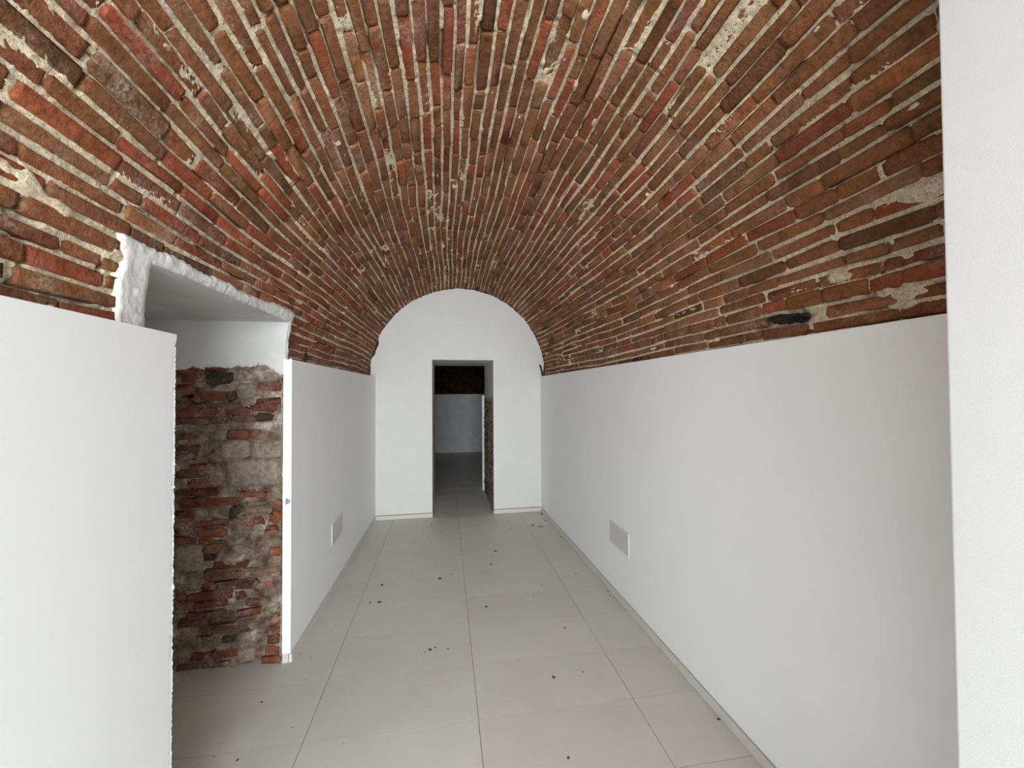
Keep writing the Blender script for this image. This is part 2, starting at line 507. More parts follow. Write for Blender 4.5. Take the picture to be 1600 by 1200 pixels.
# ------------------------------------------------------------------ right panel wall
def XR(Y): return 1.3610 - .0169 * Y
def XL(Y): return -.9508 + .0151 * Y
BH = .0508
wall_right = link('wall_right', prism([(XR(-.3), -.3), (XR(-.3) + .04, -.3), (XR(5.42) + .04, 5.42), (XR(5.42), 5.42)][::1], BH + .004, 1.8075, .0015, 'panel', WHITE),
                  label='long smooth white half-height wall panel on the right side of the corridor', cat='wall', kind='structure')
def skirting(name, p0, p1, thick, normal, label):
    (x0, y0), (x1, y1) = p0, p1
    nx, ny = normal
    c = [(x0, y0), (x1, y1), (x1 + nx * thick, y1 + ny * thick), (x0 + nx * thick, y0 + ny * thick)]
    me = prism(c, 0, BH, .0015, name, TRIM)
    return link(name, me, label=label, cat='baseboard', kind='structure')
skirting('baseboard_right', (XR(.62) + .012, .62), (XR(5.38) + .012, 5.38), .018, (-1, 0), 'low cream tile skirting along the foot of the right white panel')

# junction box covers
def cover(y0, y1, z0, z1, xf, sgn, label):
    """xf(Y) wall face, sgn = direction towards the room"""
    root = link('junction_box_cover', None, label=label, cat='cover plate', group='cover plates low on the side panels', loc=(xf((y0 + y1) / 2), (y0 + y1) / 2, z0))
    ym, zm = (y0 + y1) / 2, z0
    ang = math.atan2(xf(y1) - xf(y0), y1 - y0)
    root.rotation_euler.z = -ang
    w, h = y1 - y0, z1 - z0
    bm = bmesh.new()
    fr = .012
    def ring(x, inset): return [bm.verts.new((x * sgn, yy, zz)) for yy, zz in ((-w / 2 + inset, inset), (w / 2 - inset, inset), (w / 2 - inset, h - inset), (-w / 2 + inset, h - inset))]
    rs = [ring(-.002, 0), ring(.004, 0), ring(.0055, .0015), ring(.0055, fr), ring(.003, fr + .001)]
    for A, B in zip(rs, rs[1:]):
        for i in range(4): bm.faces.new((A[i], A[(i + 1) % 4], B[(i + 1) % 4], B[i]))
    bmesh.ops.recalc_face_normals(bm, faces=bm.faces)
    me = bpy.data.meshes.new('rim'); bm.to_mesh(me); bm.free(); me.materials.append(COVER_RIM)
    link('rim', me, root)
    x0, x1 = sorted((0, .0048 * sgn))
    link('plate', box_mesh('plate', x0, x1, -w / 2 + fr + .0015, w / 2 - fr - .0015, fr + .0015, h - fr - .0015, COVER, .001), root)
    for yy in (-w / 2 + .03, w / 2 - .03):
        bm = bmesh.new()
        bmesh.ops.create_cone(bm, cap_ends=True, segments=10, radius1=.004, radius2=.0035, depth=.002, matrix=Matrix.Translation((.0052 * sgn, yy, h / 2)) @ Matrix.Rotation(math.pi / 2, 4, 'Y'))
        me = bpy.data.meshes.new('screw_cap'); bm.to_mesh(me); bm.free(); me.materials.append(COVER)
        link('screw_cap', me, root)
    return root
cover(2.824, 3.162, .390, .568, XR, -1, 'off-white rectangular cover plate low on the right panel')
cover(3.481, 3.810, .378, .554, XL, 1, 'off-white rectangular cover plate low on the left panel')

# ------------------------------------------------------------------ far left panel
EL = 2.6455
T = .048
wall_left = link('wall_left', prism([(XL(EL) - T, EL), (XL(EL), EL), (XL(5.42), 5.42), (XL(5.42) - T, 5.42)], BH + .004, 1.8021, .0018, 'panel', WHITE),
                 label='white half-height wall panel on the left beyond the opening', cat='wall', kind='structure')
skirting('baseboard_left', (XL(EL + .005) - .012, EL + .005), (XL(5.38) - .012, 5.38), .018, (1, 0), 'low cream tile skirting along the foot of the far left panel')
link('base_block', prism([(XL(EL) - T + .001, EL + .001), (XL(EL) - .014, EL + .001), (XL(EL) - .016, EL + .07), (XL(EL) - T + .001, EL + .07)], 0, BH + .004, .003, 'base_block', TRIM), wall_left)
# broken plaster lip on the top corner of the panel end
bm = bmesh.new()
for (x, z, s) in ((-.044, 1.797, .006), (-.036, 1.8035, .005), (-.012, 1.804, .006), (-.004, 1.803, .004)):
    bmesh.ops.create_icosphere(bm, subdivisions=1, radius=s, matrix=Matrix.Translation((XL(EL) + x, EL + .003, z)))
me = bpy.data.meshes.new('plaster_lip'); bm.to_mesh(me); bm.free(); me.materials.append(WHITE)
link('plaster_lip', me, wall_left)

# torn scrap sticking out of the panel edge
bm = bmesh.new()
vs = [bm.verts.new(v) for v in ((0, 0, .020), (.032, -.010, .004), (.024, -.014, -.008), (-.002, -.002, -.022), (.010, -.010, .006))]
for f in ((0, 4, 1), (1, 4, 2), (2, 4, 3), (3, 4, 0)): bm.faces.new([vs[i] for i in f])
bmesh.ops.solidify(bm, geom=bm.faces[:], thickness=.0012)
me = bpy.data.meshes.new('torn_tape'); bm.to_mesh(me); bm.free(); me.materials.append(PAPER)
link('torn_tape', me, label='small grey torn scrap sticking out of the left panel edge', cat='scrap', loc=(XL(EL) - .030, EL - .001, .955))

# ------------------------------------------------------------------ near left panel with a chipped end
XN0, XN1 = -.9045, -.9190
def XN(Y): return -.9045 - .0145 * (Y - 1.0) / .587
def near_panel():
    yb = 1.566
    zs = np.linspace(0, 1.805, 91)
    r = np.random.default_rng(3)
    edge = yb + np.where(zs > 1.782, .022, 0) + np.where((zs > 1.75) & (zs <= 1.782), .022 * (zs - 1.75) / .032, 0) + r.normal(0, .0011, 91)
    v = []; f = []
    n = len(zs)
    for i in range(n):
        v += [(XN(-.3), -.3, zs[i]), (XN(edge[i]), edge[i], zs[i]), (XN(edge[i]) - .0125, edge[i] - .001, zs[i]), (XN(-.3) - .0125, -.3, zs[i])]
    for i in range(n - 1):
        for k in range(4):
            f.append((i * 4 + k, i * 4 + (k + 1) % 4, (i + 1) * 4 + (k + 1) % 4, (i + 1) * 4 + k))
    f.append((0, 3, 2, 1)); f.append(tuple((n - 1) * 4 + k for k in range(4)))
    return mesh_from('panel', v, f, WHITE)
wall_left_front = link('wall_left_front', near_panel(), label='large white half-height wall panel nearest the camera on the left', cat='wall', kind='structure')
# exposed corner bead: ragged gypsum and a perforated metal strip
r = np.random.default_rng(5)
zs = np.linspace(0.0, 1.762, 300)
v = []; f = []
for i, z in enumerate(zs):
    y1 = 1.5835 + r.normal(0, .0013)
    v += [(XN(1.56) - .0030, 1.560, z), (XN(1.57) - .0030 + r.normal(0, .0007), 1.5705 + r.normal(0, .0012), z), (XN(1.58) - .0010 + r.normal(0, .0008), y1, z), (XN(1.58) - .0135, y1 - .001, z), (XN(1.56) - .0135, 1.56, z)]
for i in range(len(zs) - 1):
    for k in range(4):
        f.append((i * 5 + k, i * 5 + k + 1, (i + 1) * 5 + k + 1, (i + 1) * 5 + k))
link('corner_bead', mesh_from('corner_bead', v, f, WHITE), wall_left_front)
v = []; f = []
for i, z in enumerate(np.arange(.05, 1.75, .0125)):
    if r.random() < .3: continue
    b = len(v); y0 = 1.5665 + r.normal(0, .0009); h = r.uniform(.003, .0085)
    x = XN(1.57) - .0018
    bv, bf = box_data(x - .003, x, y0, y0 + r.uniform(.002, .005), z, z + h)
    v += bv; f += [tuple(q + b for q in ff) for ff in bf]
link('bead_mesh', mesh_from('bead_mesh', v, f, METAL), wall_left_front, kind='stuff')

# studs behind the near panel carry it (seen from behind only)
for y in (-.2, .6, 1.45):
    link('stud', box_mesh('stud', XN(y) - .045, XN(y) - .0135, y, y + .05, 0, 1.79, METAL), wall_left_front)

# ------------------------------------------------------------------ opening in the left wall
# rough plaster band round the opening, laid on the vault surface
ya = np.unique(np.concatenate([np.linspace(1.30, OP_Y0, 48), np.linspace(OP_Y0, OP_Y1, 180), np.linspace(OP_Y1, 2.92, 50)]))
a_top = a_edge - .20
aa = np.unique(np.concatenate([np.linspace(a_top, a_edge, 44), np.linspace(a_edge, ARC + .10, 60)]))
Yb, Ab = np.meshgrid(ya, aa, indexing='ij')
near_x = OP_Y0 - .134 - .026 * sstep(a_edge + .04, a_edge - .06, Ab) + .005 * vnoise(Ab / .035, Yb * 0 + 3, 61) + .004 * vnoise(Ab / .011, Yb * 0 + 7, 62)
far_x = OP_Y1 + .050 + .012 * sstep(a_edge + .0, a_edge - .05, Ab) + .008 * vnoise(Ab / .03, Yb * 0, 63) + .004 * vnoise(Ab / .01, Yb * 0, 68)
top_w = .066 + .018 * sstep(2.1, 2.7, Yb) - .012 * sstep(1.45, 1.36, Yb)
top_a = a_edge - top_w + .006 * vnoise(Yb / .07, Ab * 0, 64) + .003 * vnoise(Yb / .016, Ab * 0, 65)
inside = np.minimum(np.minimum(Yb - near_x, far_x - Yb), Ab - top_a)
h = -.020 + .032 * sstep(-.012, .022, inside)
h = h + .0045 * fbm(Yb / .028, Ab / .028, 66, 3) * sstep(0, .02, inside) + .010 * sstep(2.45, 2.66, Yb)
# the surround is rounded off into the reveal
d_in = np.maximum(np.maximum(OP_Y0 - Yb, Yb - OP_Y1), a_edge - Ab)
h = h - .002 * (Yb < OP_Y0 + .02) * sstep(OP_Y0 + .02, OP_Y0 - .01, Yb)
h = h - .010 * np.exp(-np.clip(d_in, 0, 1) / .012)
Pb = V(Yb, Ab, h)
# straighten the opening's own edge
Pb[..., 2] = np.where((np.abs(Ab - a_edge) < 1e-6) & (Yb >= OP_Y0 - 1e-6) & (Yb <= OP_Y1 + 1e-6), OP_Z, Pb[..., 2])
mb = (Pb[:-1, :-1] + Pb[1:, 1:]) / 2
am_ = (Ab[:-1, :-1] + Ab[1:, 1:]) / 2; ym_ = (Yb[:-1, :-1] + Yb[1:, 1:]) / 2
keep = ~((am_ > a_edge) & (ym_ > OP_Y0) & (ym_ < OP_Y1))
ins = (inside[:-1, :-1] + inside[1:, 1:]) / 2 > -.03
surround = link('trim_1', grid_mesh('plaster_surround', Pb, keep & ins, PLASTER), label='rough white plaster band around the opening in the left wall', cat='plaster surround', kind='structure')

# reveal: soffit, near jamb, upper far jamb
XB = -1.98                                           # back of the reveal
def front_edge_x(Y, z):
    s = np.clip((z - CZ) / (vr(Y) - .002), 0, 1)
    return CX - (vr(Y) - .002) * np.sqrt(1 - s * s)
def sheet(name, pts, mat, nrm_noise=0.0, parent=None, **kw):
    return link(name, grid_mesh(name, pts, None, mat), parent, **kw)
yy = np.linspace(OP_Y0, OP_Y1 + .004, 60); tt = np.linspace(0, 1, 40)
Ys, Ts = np.meshgrid(yy, tt, indexing='ij')
xe = front_edge_x(Ys, OP_Z)
Xs = xe + .012 + (XB - xe - .012) * Ts
Zs = OP_Z + .0035 * fbm(Ys / .25, Xs / .25, 71) * sstep(0, .1, Ts)
reveal = sheet('door_1', np.stack([Xs, Ys, Zs], -1), PLASTER_SMOOTH, label='grey-white plastered soffit of the doorless opening in the left wall', cat='doorway', kind='structure')
zz = np.linspace(0, OP_Z, 50)
Zs, Ts = np.meshgrid(zz, tt, indexing='ij')
xe = front_edge_x(np.full_like(Zs, OP_Y0), Zs) - .014; Xs = xe + (XB - xe) * Ts
sheet('near_jamb', np.stack([Xs, OP_Y0 + .003 * fbm(Xs / .2, Zs / .2, 72), Zs], -1), PLASTER_SMOOTH, parent=reveal)
link('passage_end', box_mesh('passage_end', XB - .05, XB, OP_Y0 - .1, OP_Y1 + .1, 0, OP_Z + .1, PLASTER_SMOOTH), reveal)
# plaster on the far jamb, its lower edge broken off
JY = OP_Y1
xs = np.linspace(-.905, XB, 160); ts = np.linspace(0, 1, 44)
Xs, Ts = np.meshgrid(xs, ts, indexing='ij')
low = 1.752 + .012 * vnoise(Xs / .05, Xs * 0, 73) + .007 * vnoise(Xs / .014, Xs * 0, 74) - .055 * sstep(-1.08, -.95, Xs) + .012 * np.sin((Xs + 1.3) * 6)
Zs = low + (OP_Z + .002 - low) * Ts
Yp = JY - .004 + .0030 * fbm(Xs / .15, Zs / .15, 75) + .010 * (1 - sstep(0, .05, Ts)) * 1.0
xe = front_edge_x(np.full_like(Zs, JY), Zs) + .016
Xs2 = np.minimum(Xs, xe)
sheet('jamb_plaster', np.stack([Xs2, Yp, Zs], -1), PLASTER_SMOOTH, parent=reveal)
# narrow plaster return closing the gap between jamb and vault face
# ---- rubble jamb below
JAMB = [(-1.540,-1.393,1.715,1.750,"r"),(-1.393,-1.287,1.731,1.762,"r"),(-1.505,-1.403,1.665,1.715,"r"),(-1.379,-1.244,1.657,1.727,"k"),(-1.539,-1.442,1.603,1.657,"r"),(-1.511,-1.441,1.549,1.591,"r"),(-1.413,-1.250,1.552,1.610,"r"),(-1.221,-1.113,1.570,1.657,"g"),(-1.271,-1.214,1.562,1.610,"k"),(-1.545,-1.370,1.510,1.549,"b"),(-1.356,-1.199,1.516,1.547,"b"),(-1.544,-1.328,1.463,1.507,"r"),(-1.285,-1.156,1.476,1.515,"r"),(-1.141,-1.009,1.489,1.537,"r"),(-1.113,-0.973,1.624,1.664,"r"),(-1.112,-0.980,1.540,1.569,"r"),(-1.544,-1.377,1.417,1.460,"b"),(-1.370,-1.256,1.422,1.461,"b"),(-1.242,-1.112,1.431,1.467,"b"),(-1.112,-1.024,1.434,1.481,"k"),(-1.522,-1.439,1.333,1.368,"r"),(-1.270,-1.155,1.334,1.381,"r"),(-1.147,-1.082,1.332,1.371,"b"),(-1.535,-1.425,1.256,1.294,"b"),(-1.542,-1.438,1.217,1.248,"b"),(-1.305,-1.147,1.217,1.322,"g"),(-1.143,-0.975,1.212,1.323,"g"),(-1.275,-0.975,1.048,1.206,"g"),(-1.465,-1.368,1.156,1.192,"r"),(-1.534,-1.381,1.109,1.155,"b"),(-1.478,-1.282,1.051,1.098,"r"),(-1.533,-1.450,1.002,1.048,"b"),(-1.450,-1.324,1.001,1.041,"r"),(-1.210,-1.124,1.019,1.050,"r"),(-1.196,-1.051,0.985,1.009,"r"),(-1.519,-1.217,0.935,0.984,"r"),(-1.021,-0.962,0.892,0.964,"r"),(-1.546,-1.449,0.880,0.923,"r"),(-1.259,-1.181,0.865,0.935,"k"),(-1.435,-1.379,0.875,0.922,"g"),(-1.545,-1.435,0.819,0.857,"r"),(-1.428,-1.280,0.823,0.857,"r"),(-1.266,-1.123,0.820,0.864,"r"),(-1.120,-1.072,0.819,0.862,"r"),(-1.035,-0.969,0.830,0.893,"o"),(-1.545,-1.434,0.780,0.811,"r"),(-1.427,-1.273,0.767,0.811,"r"),(-1.057,-0.991,0.779,0.807,"r"),(-1.544,-1.427,0.730,0.770,"r"),(-1.413,-1.301,0.726,0.768,"r"),(-1.550,-1.398,0.573,0.723,"g"),(-1.395,-1.293,0.668,0.718,"r"),(-1.391,-1.328,0.626,0.665,"k"),(-1.041,-0.968,0.633,0.683,"o"),(-1.342,-1.150,0.572,0.621,"r"),(-1.391,-1.195,0.511,0.568,"b"),(-1.190,-0.982,0.510,0.568,"b"),(-1.390,-1.334,0.458,0.496,"r"),(-1.327,-1.094,0.448,0.500,"b"),(-1.091,-1.033,0.456,0.488,"o"),(-1.473,-1.235,0.396,0.449,"r"),(-1.528,-1.480,0.401,0.454,"r"),(-1.220,-1.170,0.390,0.436,"r"),(-1.541,-1.445,0.355,0.396,"b"),(-1.438,-1.263,0.354,0.392,"r"),(-1.163,-1.091,0.345,0.384,"r"),(-1.479,-1.389,0.288,0.334,"r"),(-1.382,-1.276,0.294,0.340,"b"),(-1.205,-1.076,0.292,0.339,"r"),(-1.367,-1.219,0.245,0.286,"b"),(-1.212,-1.090,0.246,0.285,"b"),(-1.025,-0.973,0.224,0.287,"r"),(-1.526,-1.402,0.253,0.287,"b"),(-1.429,-1.346,0.154,0.193,"b"),(-1.289,-1.226,0.149,0.180,"k"),(-1.346,-1.147,0.194,0.232,"b"),(-1.024,-0.973,0.174,0.216,"r"),(-1.046,-0.973,0.116,0.163,"r"),(-1.445,-1.362,0.053,0.095,"r"),(-1.342,-1.211,0.051,0.105,"r"),(-1.204,-1.118,0.026,0.100,"g"),(-1.067,-0.972,0.051,0.093,"r"),(-1.393,-1.246,0.010,0.041,"b"),(-1.074,-0.972,0.000,0.039,"r"),(-1.524,-1.400,0.008,0.041,"b")]
r = np.random.default_rng(21)
jx = np.linspace(XB, -.945, 300); jz = np.linspace(0, 1.80, 460)
XX, ZZ = np.meshgrid(jx, jz, indexing='ij')
Hj = -.0105 + .0090 * fbm(XX / .06, ZZ / .035, 81, 4) + .0012 * r.normal(0, 1, XX.shape)
Hj -= .016 * sstep(.45, .75, vnoise(XX / .09, ZZ / .02, 84))
smj = fbm(XX / .11, ZZ / .06, 85, 4)
Hj = np.where(smj > .42, np.maximum(Hj, -.008 + .050 * (smj - .42)), Hj)
for (x, z, rx, rz) in ((-1.33, 1.10, .06, .05), (-1.16, .88, .06, .07), (-1.24, .62, .13, .06), (-1.05, .70, .12, .06), (-1.45, .50, .09, .04), (-1.10, 1.70, .12, .03), (-1.05, .42, .08, .08), (-1.05, 1.33, .10, .03), (-1.05,.98,.07,.03)):
    pf = 1 - np.sqrt(((XX - x) / rx) ** 2 + ((ZZ - z) / rz) ** 2) + .7 * fbm(XX / .05, ZZ / .035, 86, 4)
    Hj = np.where(pf > .2, np.maximum(Hj, -.006 + .026 * np.clip(pf - .2, 0, .8)), Hj)
passage = link('wall_passage', grid_mesh('rubble_mortar', np.stack([XX, JY + .006 - Hj, ZZ], -1), None, RUBBLE),
               label='rough rubble and brick jamb with crumbling mortar inside the left opening', cat='brick wall', kind='structure')
def J(U, Vv, D): return np.stack([U, JY + .006 - D, Vv], -1).reshape(-1, 3)
jl = list(JAMB)
for k in range(27):                                     # courses running on out of sight behind the near panel
    z = .01 + k * .064
    x = -1.575 - r.uniform(0, .1)
    while x > XB + .05:
        l = r.uniform(.12, .25); jl.append((max(x - l, XB + .01), x, z, z + .05, r.choice(['r', 'b']))); x -= l + .012
for (x0, x1, z0, z1, tn) in jl:
    big = tn == 'g'
    U, Vv, D = brick_grid(r, x0 - .004, x1 + .004, z0 - .003, z1 + .003, r.normal(.002, .0045) + (.004 if big else 0), 2.3 if not big else 1.0)
    Vv = Vv + (U - (x0 + x1) / 2) * r.normal(0, .035)
    tone = np.array({'r': (.205, .068, .040), 'b': (.165, .085, .052), 'k': (.075, .050, .036), 'o': (.30, .10, .042), 'g': (.26, .23, .19)}[tn]) * r.uniform(.75, 1.2)
    brick_object('stone' if big else 'brick', J(U, Vv, D), tone, np.clip(r.beta(1.6, 1.6) + .15, 0, 1), passage, STONE if big else None)

# ------------------------------------------------------------------ end wall with the doorway
DL, DR, DH = -.1678, .6278, 2.0211
def YE(x): return 5.3928 + .0148 * x
def end_wall():
    r = np.random.default_rng(9)
    ph = np.linspace(-.16, math.pi + .16, 220)
    rad = vr(5.39) + .004 - .010 + .006 * vnoise(ph * 14, ph * 0, 91) + .003 * vnoise(ph * 50, ph * 0, 92)
    rad = rad - .030 * sstep(.10, .16, ph - 2.62) * sstep(.02, -.02, ph - 2.93) - .018 * sstep(.16, .02, ph)
    out = []
    for p_, q_ in zip(ph, rad):
        x = CX + q_ * math.cos(min(max(p_, 0), math.pi)); z = CZ + (q_ * math.sin(p_) if 0 <= p_ <= math.pi else -(-p_ if p_ < 0 else p_ - math.pi) * 1.1)
        out.append((x, z))
    poly = [(DR, 0), (CX + 1.13, 0)] + out + [(CX - 1.13, 0), (DL, 0), (DL, DH), (DR, DH)]
    bm = bmesh.new()
    fr = [bm.verts.new((x, YE(x), z)) for x, z in poly]
    bk = [bm.verts.new((x + (.0 if not (x in (DL, DR)) else 0), 6.64, z)) for x, z in poly]
    bm.faces.new(fr); bm.faces.new(bk[::-1])
    n = len(poly)
    for i in range(n): bm.faces.new((fr[i], bk[i], bk[(i + 1) % n], fr[(i + 1) % n]))
    bm.normal_update()
    bmesh.ops.triangulate(bm, faces=[f for f in bm.faces if len(f.verts) > 4])
    bmesh.ops.recalc_face_normals(bm, faces=bm.faces)
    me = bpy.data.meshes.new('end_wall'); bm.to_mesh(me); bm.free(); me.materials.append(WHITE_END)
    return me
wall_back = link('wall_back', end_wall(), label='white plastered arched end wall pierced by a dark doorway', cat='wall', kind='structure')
def back_skirt(x0, x1, name, label):
    me = prism([(x0, YE(x0) - .012), (x1, YE(x1) - .012), (x1, YE(x1) + .002), (x0, YE(x0) + .002)], 0, BH, .0012, name, TRIM)
    link(name, me, label=label, cat='baseboard', kind='structure')
    me = prism([(x0, YE(x0) - .0035), (x1, YE(x1) - .0035), (x1, YE(x1) + .002), (x0, YE(x0) + .002)], BH, BH + .005, 0, 'gap_shade_strip', GROUT)  # solid dark strip painting the shade of the gap above the skirting
    link('gap_shade_strip', me, bpy.data.objects[name])
back_skirt(XL(5.39) + .006, DL + .004, 'baseboard_back', 'cream skirting at the end wall left of the doorway')
back_skirt(DR - .004, XR(5.39) - .006, 'baseboard_back_right', 'cream skirting at the end wall right of the doorway')

# corner beads set in the doorway edges
# rubble lining of the right door jamb
r = np.random.default_rng(31)
dy = np.linspace(5.43, 6.63, 160); dz = np.linspace(.0, 1.56, 260)
DYY, DZZ = np.meshgrid(dy, dz, indexing='ij')
Hd = .006 + .008 * fbm(DYY / .07, DZZ / .05, 95, 4) + .001 * r.normal(0, 1, DYY.shape)
Hd = Hd - .03 * sstep(1.49, 1.55, DZZ + .03 * vnoise(DYY / .1, DZZ * 0, 96))
door_jamb = link('wall_doorway', grid_mesh('door_jamb_mortar', np.stack([DR - Hd, DYY, DZZ], -1), None, MORTAR_GREY),
                 label='narrow strip of bare rubble masonry on the right jamb of the far doorway', cat='brick wall', kind='structure')
pl, tl = [], []
for k in range(23):
    z = .01 + k * .064
    y = 5.44 + r.uniform(0, .08)
    while y < 6.55:
        l = min(r.uniform(.08, .24), 6.62 - y)
        U, Vv, D = brick_grid(r, y, y + l, z, z + r.uniform(.042, .054), .009 + r.normal(0, .004), 2.0)
        pl.append(np.stack([DR - D, U, Vv], -1).reshape(-1, 3)); tl.append([*(np.array(TONES[r.choice(['b', 'd', 'l', 'd'])]) * r.uniform(.6, 1.0)), r.uniform(.5, 1)])
        y += l + r.uniform(.008, .03)
joined_bricks('jamb_brickwork', pl, tl, door_jamb)

# ------------------------------------------------------------------ dark room beyond the doorway
link('wall_far', box_mesh('wall_far', -2.6, 2.6, 11.06, 11.10, 0.05, 1.545, PLASTER_SMOOTH, .002), label='white half-height panel across the back of the dark far room', cat='wall', kind='structure')
link('baseboard_far', box_mesh('baseboard_far', -2.6, 2.6, 11.045, 11.06, 0, .05, TRIM), label='cream skirting at the back of the dark far room', cat='baseboard', kind='structure')
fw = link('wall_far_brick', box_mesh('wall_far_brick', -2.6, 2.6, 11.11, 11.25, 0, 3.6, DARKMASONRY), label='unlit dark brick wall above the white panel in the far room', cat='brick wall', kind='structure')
pl, tl = [], []
for k in range(16):
    z = 1.50 + k * .066
    x = -2.2 + r.uniform(0, .2)
    while x < 2.4:
        l = r.uniform(.14, .27)
        U, Vv, D = brick_grid(r, x, x + l, z, z + .052, r.normal(.012, .004), 1.5)
        pl.append(np.stack([U, 11.11 - D, Vv], -1).reshape(-1, 3)); tl.append([*(np.array(TONES['d']) * r.uniform(.12, .3)), .1]); x += l + .012  # brick tones cut down so the unlit room's darkness is in the colour
joined_bricks('brickwork', pl, tl, fw)
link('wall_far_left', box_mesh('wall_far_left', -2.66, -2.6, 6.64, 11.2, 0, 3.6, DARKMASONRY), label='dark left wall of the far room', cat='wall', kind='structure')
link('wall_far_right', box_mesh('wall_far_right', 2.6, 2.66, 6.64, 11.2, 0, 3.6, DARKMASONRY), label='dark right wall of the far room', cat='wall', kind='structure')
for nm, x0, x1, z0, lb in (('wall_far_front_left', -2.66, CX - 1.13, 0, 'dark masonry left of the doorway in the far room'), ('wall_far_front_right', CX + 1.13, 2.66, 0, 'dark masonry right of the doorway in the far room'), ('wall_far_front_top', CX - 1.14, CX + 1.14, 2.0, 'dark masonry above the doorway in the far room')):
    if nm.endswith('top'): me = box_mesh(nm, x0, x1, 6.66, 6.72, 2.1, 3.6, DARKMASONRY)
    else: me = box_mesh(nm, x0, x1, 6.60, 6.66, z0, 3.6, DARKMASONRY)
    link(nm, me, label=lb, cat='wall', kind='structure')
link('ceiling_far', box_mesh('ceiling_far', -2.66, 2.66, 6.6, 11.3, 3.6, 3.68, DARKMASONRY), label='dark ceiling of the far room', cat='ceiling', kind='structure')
link('wall_far_panel', prism([(.592, 6.70), (.628, 6.70), (.90, 9.6), (.86, 9.6)], .0, 1.545, .002, 'wall_far_panel', ROOMWHITE), label='thin white edge of a wall panel just behind the doorway', cat='wall', kind='structure')

# ------------------------------------------------------------------ pier, and an unseen front room added behind the camera to spread daylight
link('wall_pier', prism([(.66, -.36), (1.50, -.36), (1.50, .6075), (.900, .6075)], 0, 3.3, .004, 'wall_pier', PIER), label='tall bright white wall edge at the right border of the picture', cat='wall', kind='structure')
def front_wall():
    ph = np.linspace(0, math.pi, 60)
    arch = [(CX + (vr(-.3) + .01) * math.cos(p_), CZ + (vr(-.3) + .01) * math.sin(p_)) for p_ in ph]
    poly = [(2.6, 0), (2.6, 3.3), (-2.6, 3.3), (-2.6, 0), (arch[-1][0], 0)] + arch[::-1] + [(arch[0][0], 0)]
    bm = bmesh.new()
    fr = [bm.verts.new((x, -.36, z)) for x, z in poly]; bk = [bm.verts.new((x, -.30, z)) for x, z in poly]
    bm.faces.new(fr); bm.faces.new(bk[::-1]); n = len(poly)
    for i in range(n): bm.faces.new((fr[i], bk[i], bk[(i + 1) % n], fr[(i + 1) % n]))
    bm.normal_update()
    bmesh.ops.triangulate(bm, faces=[f for f in bm.faces if len(f.verts) > 4])
    bmesh.ops.recalc_face_normals(bm, faces=bm.faces)
    me = bpy.data.meshes.new('wall_front'); bm.to_mesh(me); bm.free(); me.materials.append(ROOMWHITE)
    return me
link('wall_front', front_wall(), label='white wall of the added unseen front room around the mouth of the vault', cat='wall', kind='structure')
link('wall_front_left', box_mesh('wall_front_left', -2.66, -2.6, -6.5, -.3, 0, 3.3, ROOMWHITE), label='white left wall of the added unseen front room', cat='wall', kind='structure')
link('wall_front_right', box_mesh('wall_front_right', 2.6, 2.66, -6.5, -.3, 0, 3.3, ROOMWHITE), label='white right wall of the added unseen front room', cat='wall', kind='structure')
link('ceiling_front', box_mesh('ceiling_front', -2.66, 2.66, -6.5, -.3, 3.3, 3.36, ROOMWHITE), label='white flat ceiling of the added unseen front room', cat='ceiling', kind='structure')

# ------------------------------------------------------------------ small things
def tube(pts, rad, mat, name, seg=8):
    bm = bmesh.new(); rings = []
    pts = [Vector(p) for p in pts]
    for i, p in enumerate(pts):
        d = (pts[min(i + 1, len(pts) - 1)] - pts[max(i - 1, 0)]).normalized()
        s = d.cross(Vector((0, 1, 0.2))).normalized(); u = s.cross(d)
        rings.append([bm.verts.new(p + rad * (math.cos(2 * math.pi * k / seg) * s + math.sin(2 * math.pi * k / seg) * u)) for k in range(seg)])
    for A, B in zip(rings, rings[1:]):
        for k in range(seg): bm.faces.new((A[k], A[(k + 1) % seg], B[(k + 1) % seg], B[k]))
    bm.faces.new(rings[0][::-1]); bm.faces.new(rings[-1])
    bmesh.ops.recalc_face_normals(bm, faces=bm.faces)
    me = bpy.data.meshes.new(name); bm.to_mesh(me); bm.free(); me.materials.append(mat)
    me.polygons.foreach_set('use_smooth', [True] * len(me.polygons))
    return me
link('cable_conduit', tube([(0.030, 0, -.30), (.028, 0, -.01), (.020, 0, .05), (.004, 0, .115), (-.012, 0, .152)], .012, BLACK, 'cable_conduit'),
     label='black cable end poking up behind the far end of the right panel', cat='cable', loc=(XR(5.34) - .001 + .048 - .06, 5.345, 1.806))
link('cable_conduit', tube([(0, .0, -.20), (0, 0, 0), (.002, .008, .04), (.004, .014, .075)], .009, BLACK, 'cable_conduit'),
     label='short dark cable end behind the top of the far left panel', cat='cable', loc=(-.951, 3.0, 1.80))
# charred stub above the right panel
bm = bmesh.new()
bmesh.ops.create_cube(bm, size=1, matrix=Matrix.Diagonal((.05, .15, .030, 1)))
bmesh.ops.subdivide_edges(bm, edges=bm.edges[:], cuts=4, use_grid_fill=True)
rr = random.Random(4)
for vtx in bm.verts:
    k = .55 + .7 * abs(math.sin(vtx.co.y * 27 + 1)); vtx.co.z *= k
    vtx.co += Vector((rr.gauss(0, .004), rr.gauss(0, .006), rr.gauss(0, .0055)))
me = bpy.data.meshes.new('charred_stub'); bm.to_mesh(me); bm.free(); me.materials.append(CHAR)
link('charred_stub', me, label='blackened stub wedged in a hollow of the brickwork above the right panel', cat='stub', loc=(CX + vr(1.44) + .004, 1.462, 1.893)).rotation_euler = (.14, 0, .0)

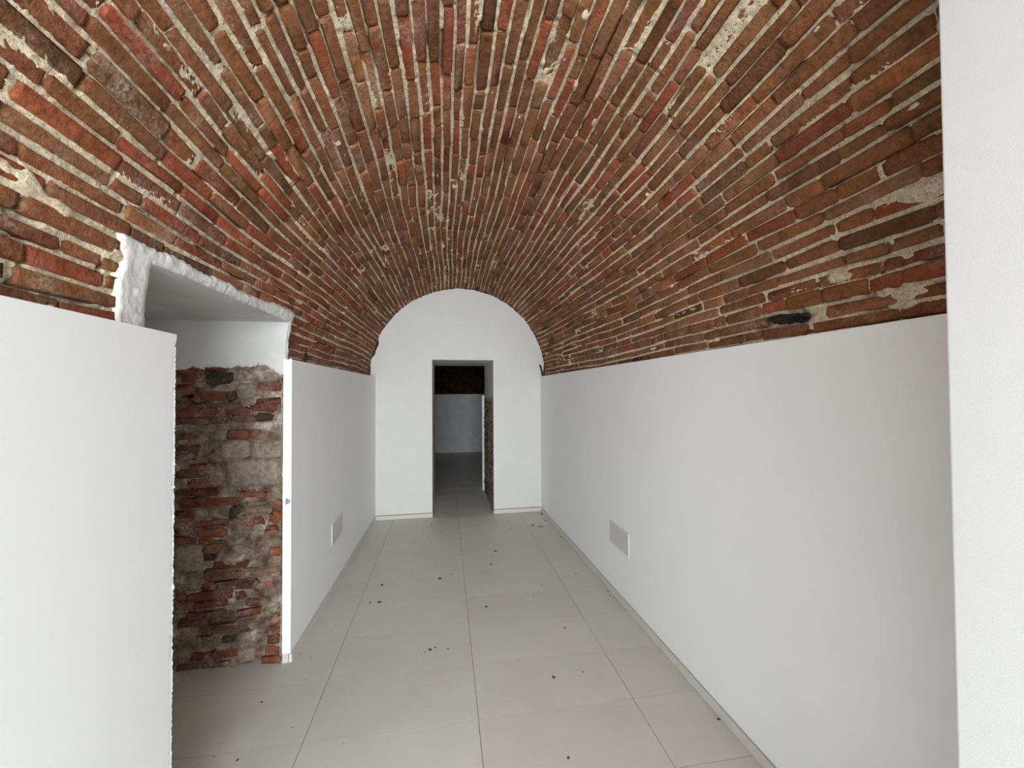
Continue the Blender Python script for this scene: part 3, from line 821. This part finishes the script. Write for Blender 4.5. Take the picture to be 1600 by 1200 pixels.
# crumbs of dirt on the tiles
CRUMBS = [(0.595, 2.264, 5), (0.772, 2.277, 3), (0.527, 1.762, 4), (-0.097, 2.632, 6), (-0.066, 2.646, 4), (-0.128, 2.612, 3), (0.013, 2.62, 3), (-0.15, 2.591, 2), (-0.899, 1.99, 4), (-0.943, 2.338, 4), (-1.011, 2.094, 2), (-1.009, 2.027, 2), (-0.725, 2.137, 2), (-0.772, 2.476, 2), (-0.918, 2.587, 2), (-0.888, 2.717, 2), (-0.88, 2.728, 2), (-0.804, 2.684, 2), (-0.765, 2.955, 2), (-0.57, 3.287, 4), (-0.5, 3.285, 5), (-0.523, 3.573, 5), (-0.052, 3.61, 5), (0.052, 3.667, 3), (-0.46, 3.821, 2), (0.298, 3.081, 4), (0.413, 3.82, 4), (0.493, 4.132, 4), (-0.151, 4.477, 3), (-0.046, 4.782, 3), (1.24, 5.267, 4), (1.09, 4.781, 4), (1.026, 4.84, 4), (1.125, 4.768, 4), (1.012, 4.347, 3), (1.255, 4.402, 3), (1.194, 4.165, 2), (1.131, 3.504, 3), (1.178, 3.522, 2), (1.28, 3.146, 3), (1.27, 3.086, 3), (1.234, 3.023, 2), (1.271, 3.037, 2), (0.779, 3.358, 3), (0.793, 2.718, 4), (0.589, 2.587, 2), (0.423, 2.444, 2), (1.31, 1.844, 4), (0.676, 3.181, 2), (-0.258, 1.974, 2), (-0.462, 2.005, 2), (-0.17, 5.054, 3), (0.758, 4.771, 3), (-0.096, 2.159, 2), (1.22, 5.003, 4)]
def crumb(seed, s):
    g = random.Random(seed); bm = bmesh.new()
    bmesh.ops.create_icosphere(bm, subdivisions=2 if s >= 4 else 1, radius=1)
    sx, sy, sz = g.uniform(.8, 1.5), g.uniform(.7, 1.1), g.uniform(.35, .6)
    for vtx in bm.verts:
        k = g.uniform(.7, 1.2); vtx.co = Vector((vtx.co.x * sx * k, vtx.co.y * sy * k, max(-.05, vtx.co.z * sz * k)))
    me = bpy.data.meshes.new('dirt_crumb'); bm.to_mesh(me); bm.free(); me.materials.append(DIRT)
    return me
crumb_meshes = [crumb(i, 5) for i in range(5)] + [crumb(i + 9, 2) for i in range(5)]
SPECIAL = {0: 'largest brown dirt clod, on the middle tile row right of centre', 1: 'small dark crumb just right of the largest dirt clod', 2: 'brown crumb on the nearest tile at the bottom edge',
           3: 'largest crumb of the dark cluster on the centre tile', 8: 'dark crumb on the nearest tile beside the left panel edge', 9: 'dark crumb on the tile in front of the left brick opening',
           47: 'dark crumb touching the right skirting in the foreground', 25: 'lone dark crumb on the centre joint between tile rows midway'}
ORD = 'nearest second third fourth fifth sixth seventh eighth ninth tenth eleventh twelfth thirteenth fourteenth fifteenth sixteenth seventeenth eighteenth nineteenth twentieth'.split()
def lane(x): return 'left edge tile column' if x < TX0 else 'left middle tile column' if x < TX0 + TW else 'right middle tile column' if x < TX0 + 2 * TW else 'narrow right tile strip'
for i, (x, y, s) in enumerate(CRUMBS):
    rank = sorted((-c[1] for c in CRUMBS if lane(c[0]) == lane(x))).index(-y)
    lb = SPECIAL.get(i, 'tiny dark dirt speck on the %s, %s to the doorway' % (lane(x), ORD[rank] + ('' if rank == 0 else ' nearest')))
    o = link('dirt_crumb', crumb_meshes[(i % 5) if s >= 4 else 5 + i % 5], label=lb, cat='dirt crumb', group='dirt crumbs on the floor tiles', loc=(x, y, .0002))
    depth = math.hypot(x, y)
    k = .42 * s * max(depth, 1.8) / F_PX * 1.05
    o.scale = (k, k * 1.1, k); o.rotation_euler.z = random.uniform(0, 6.28)
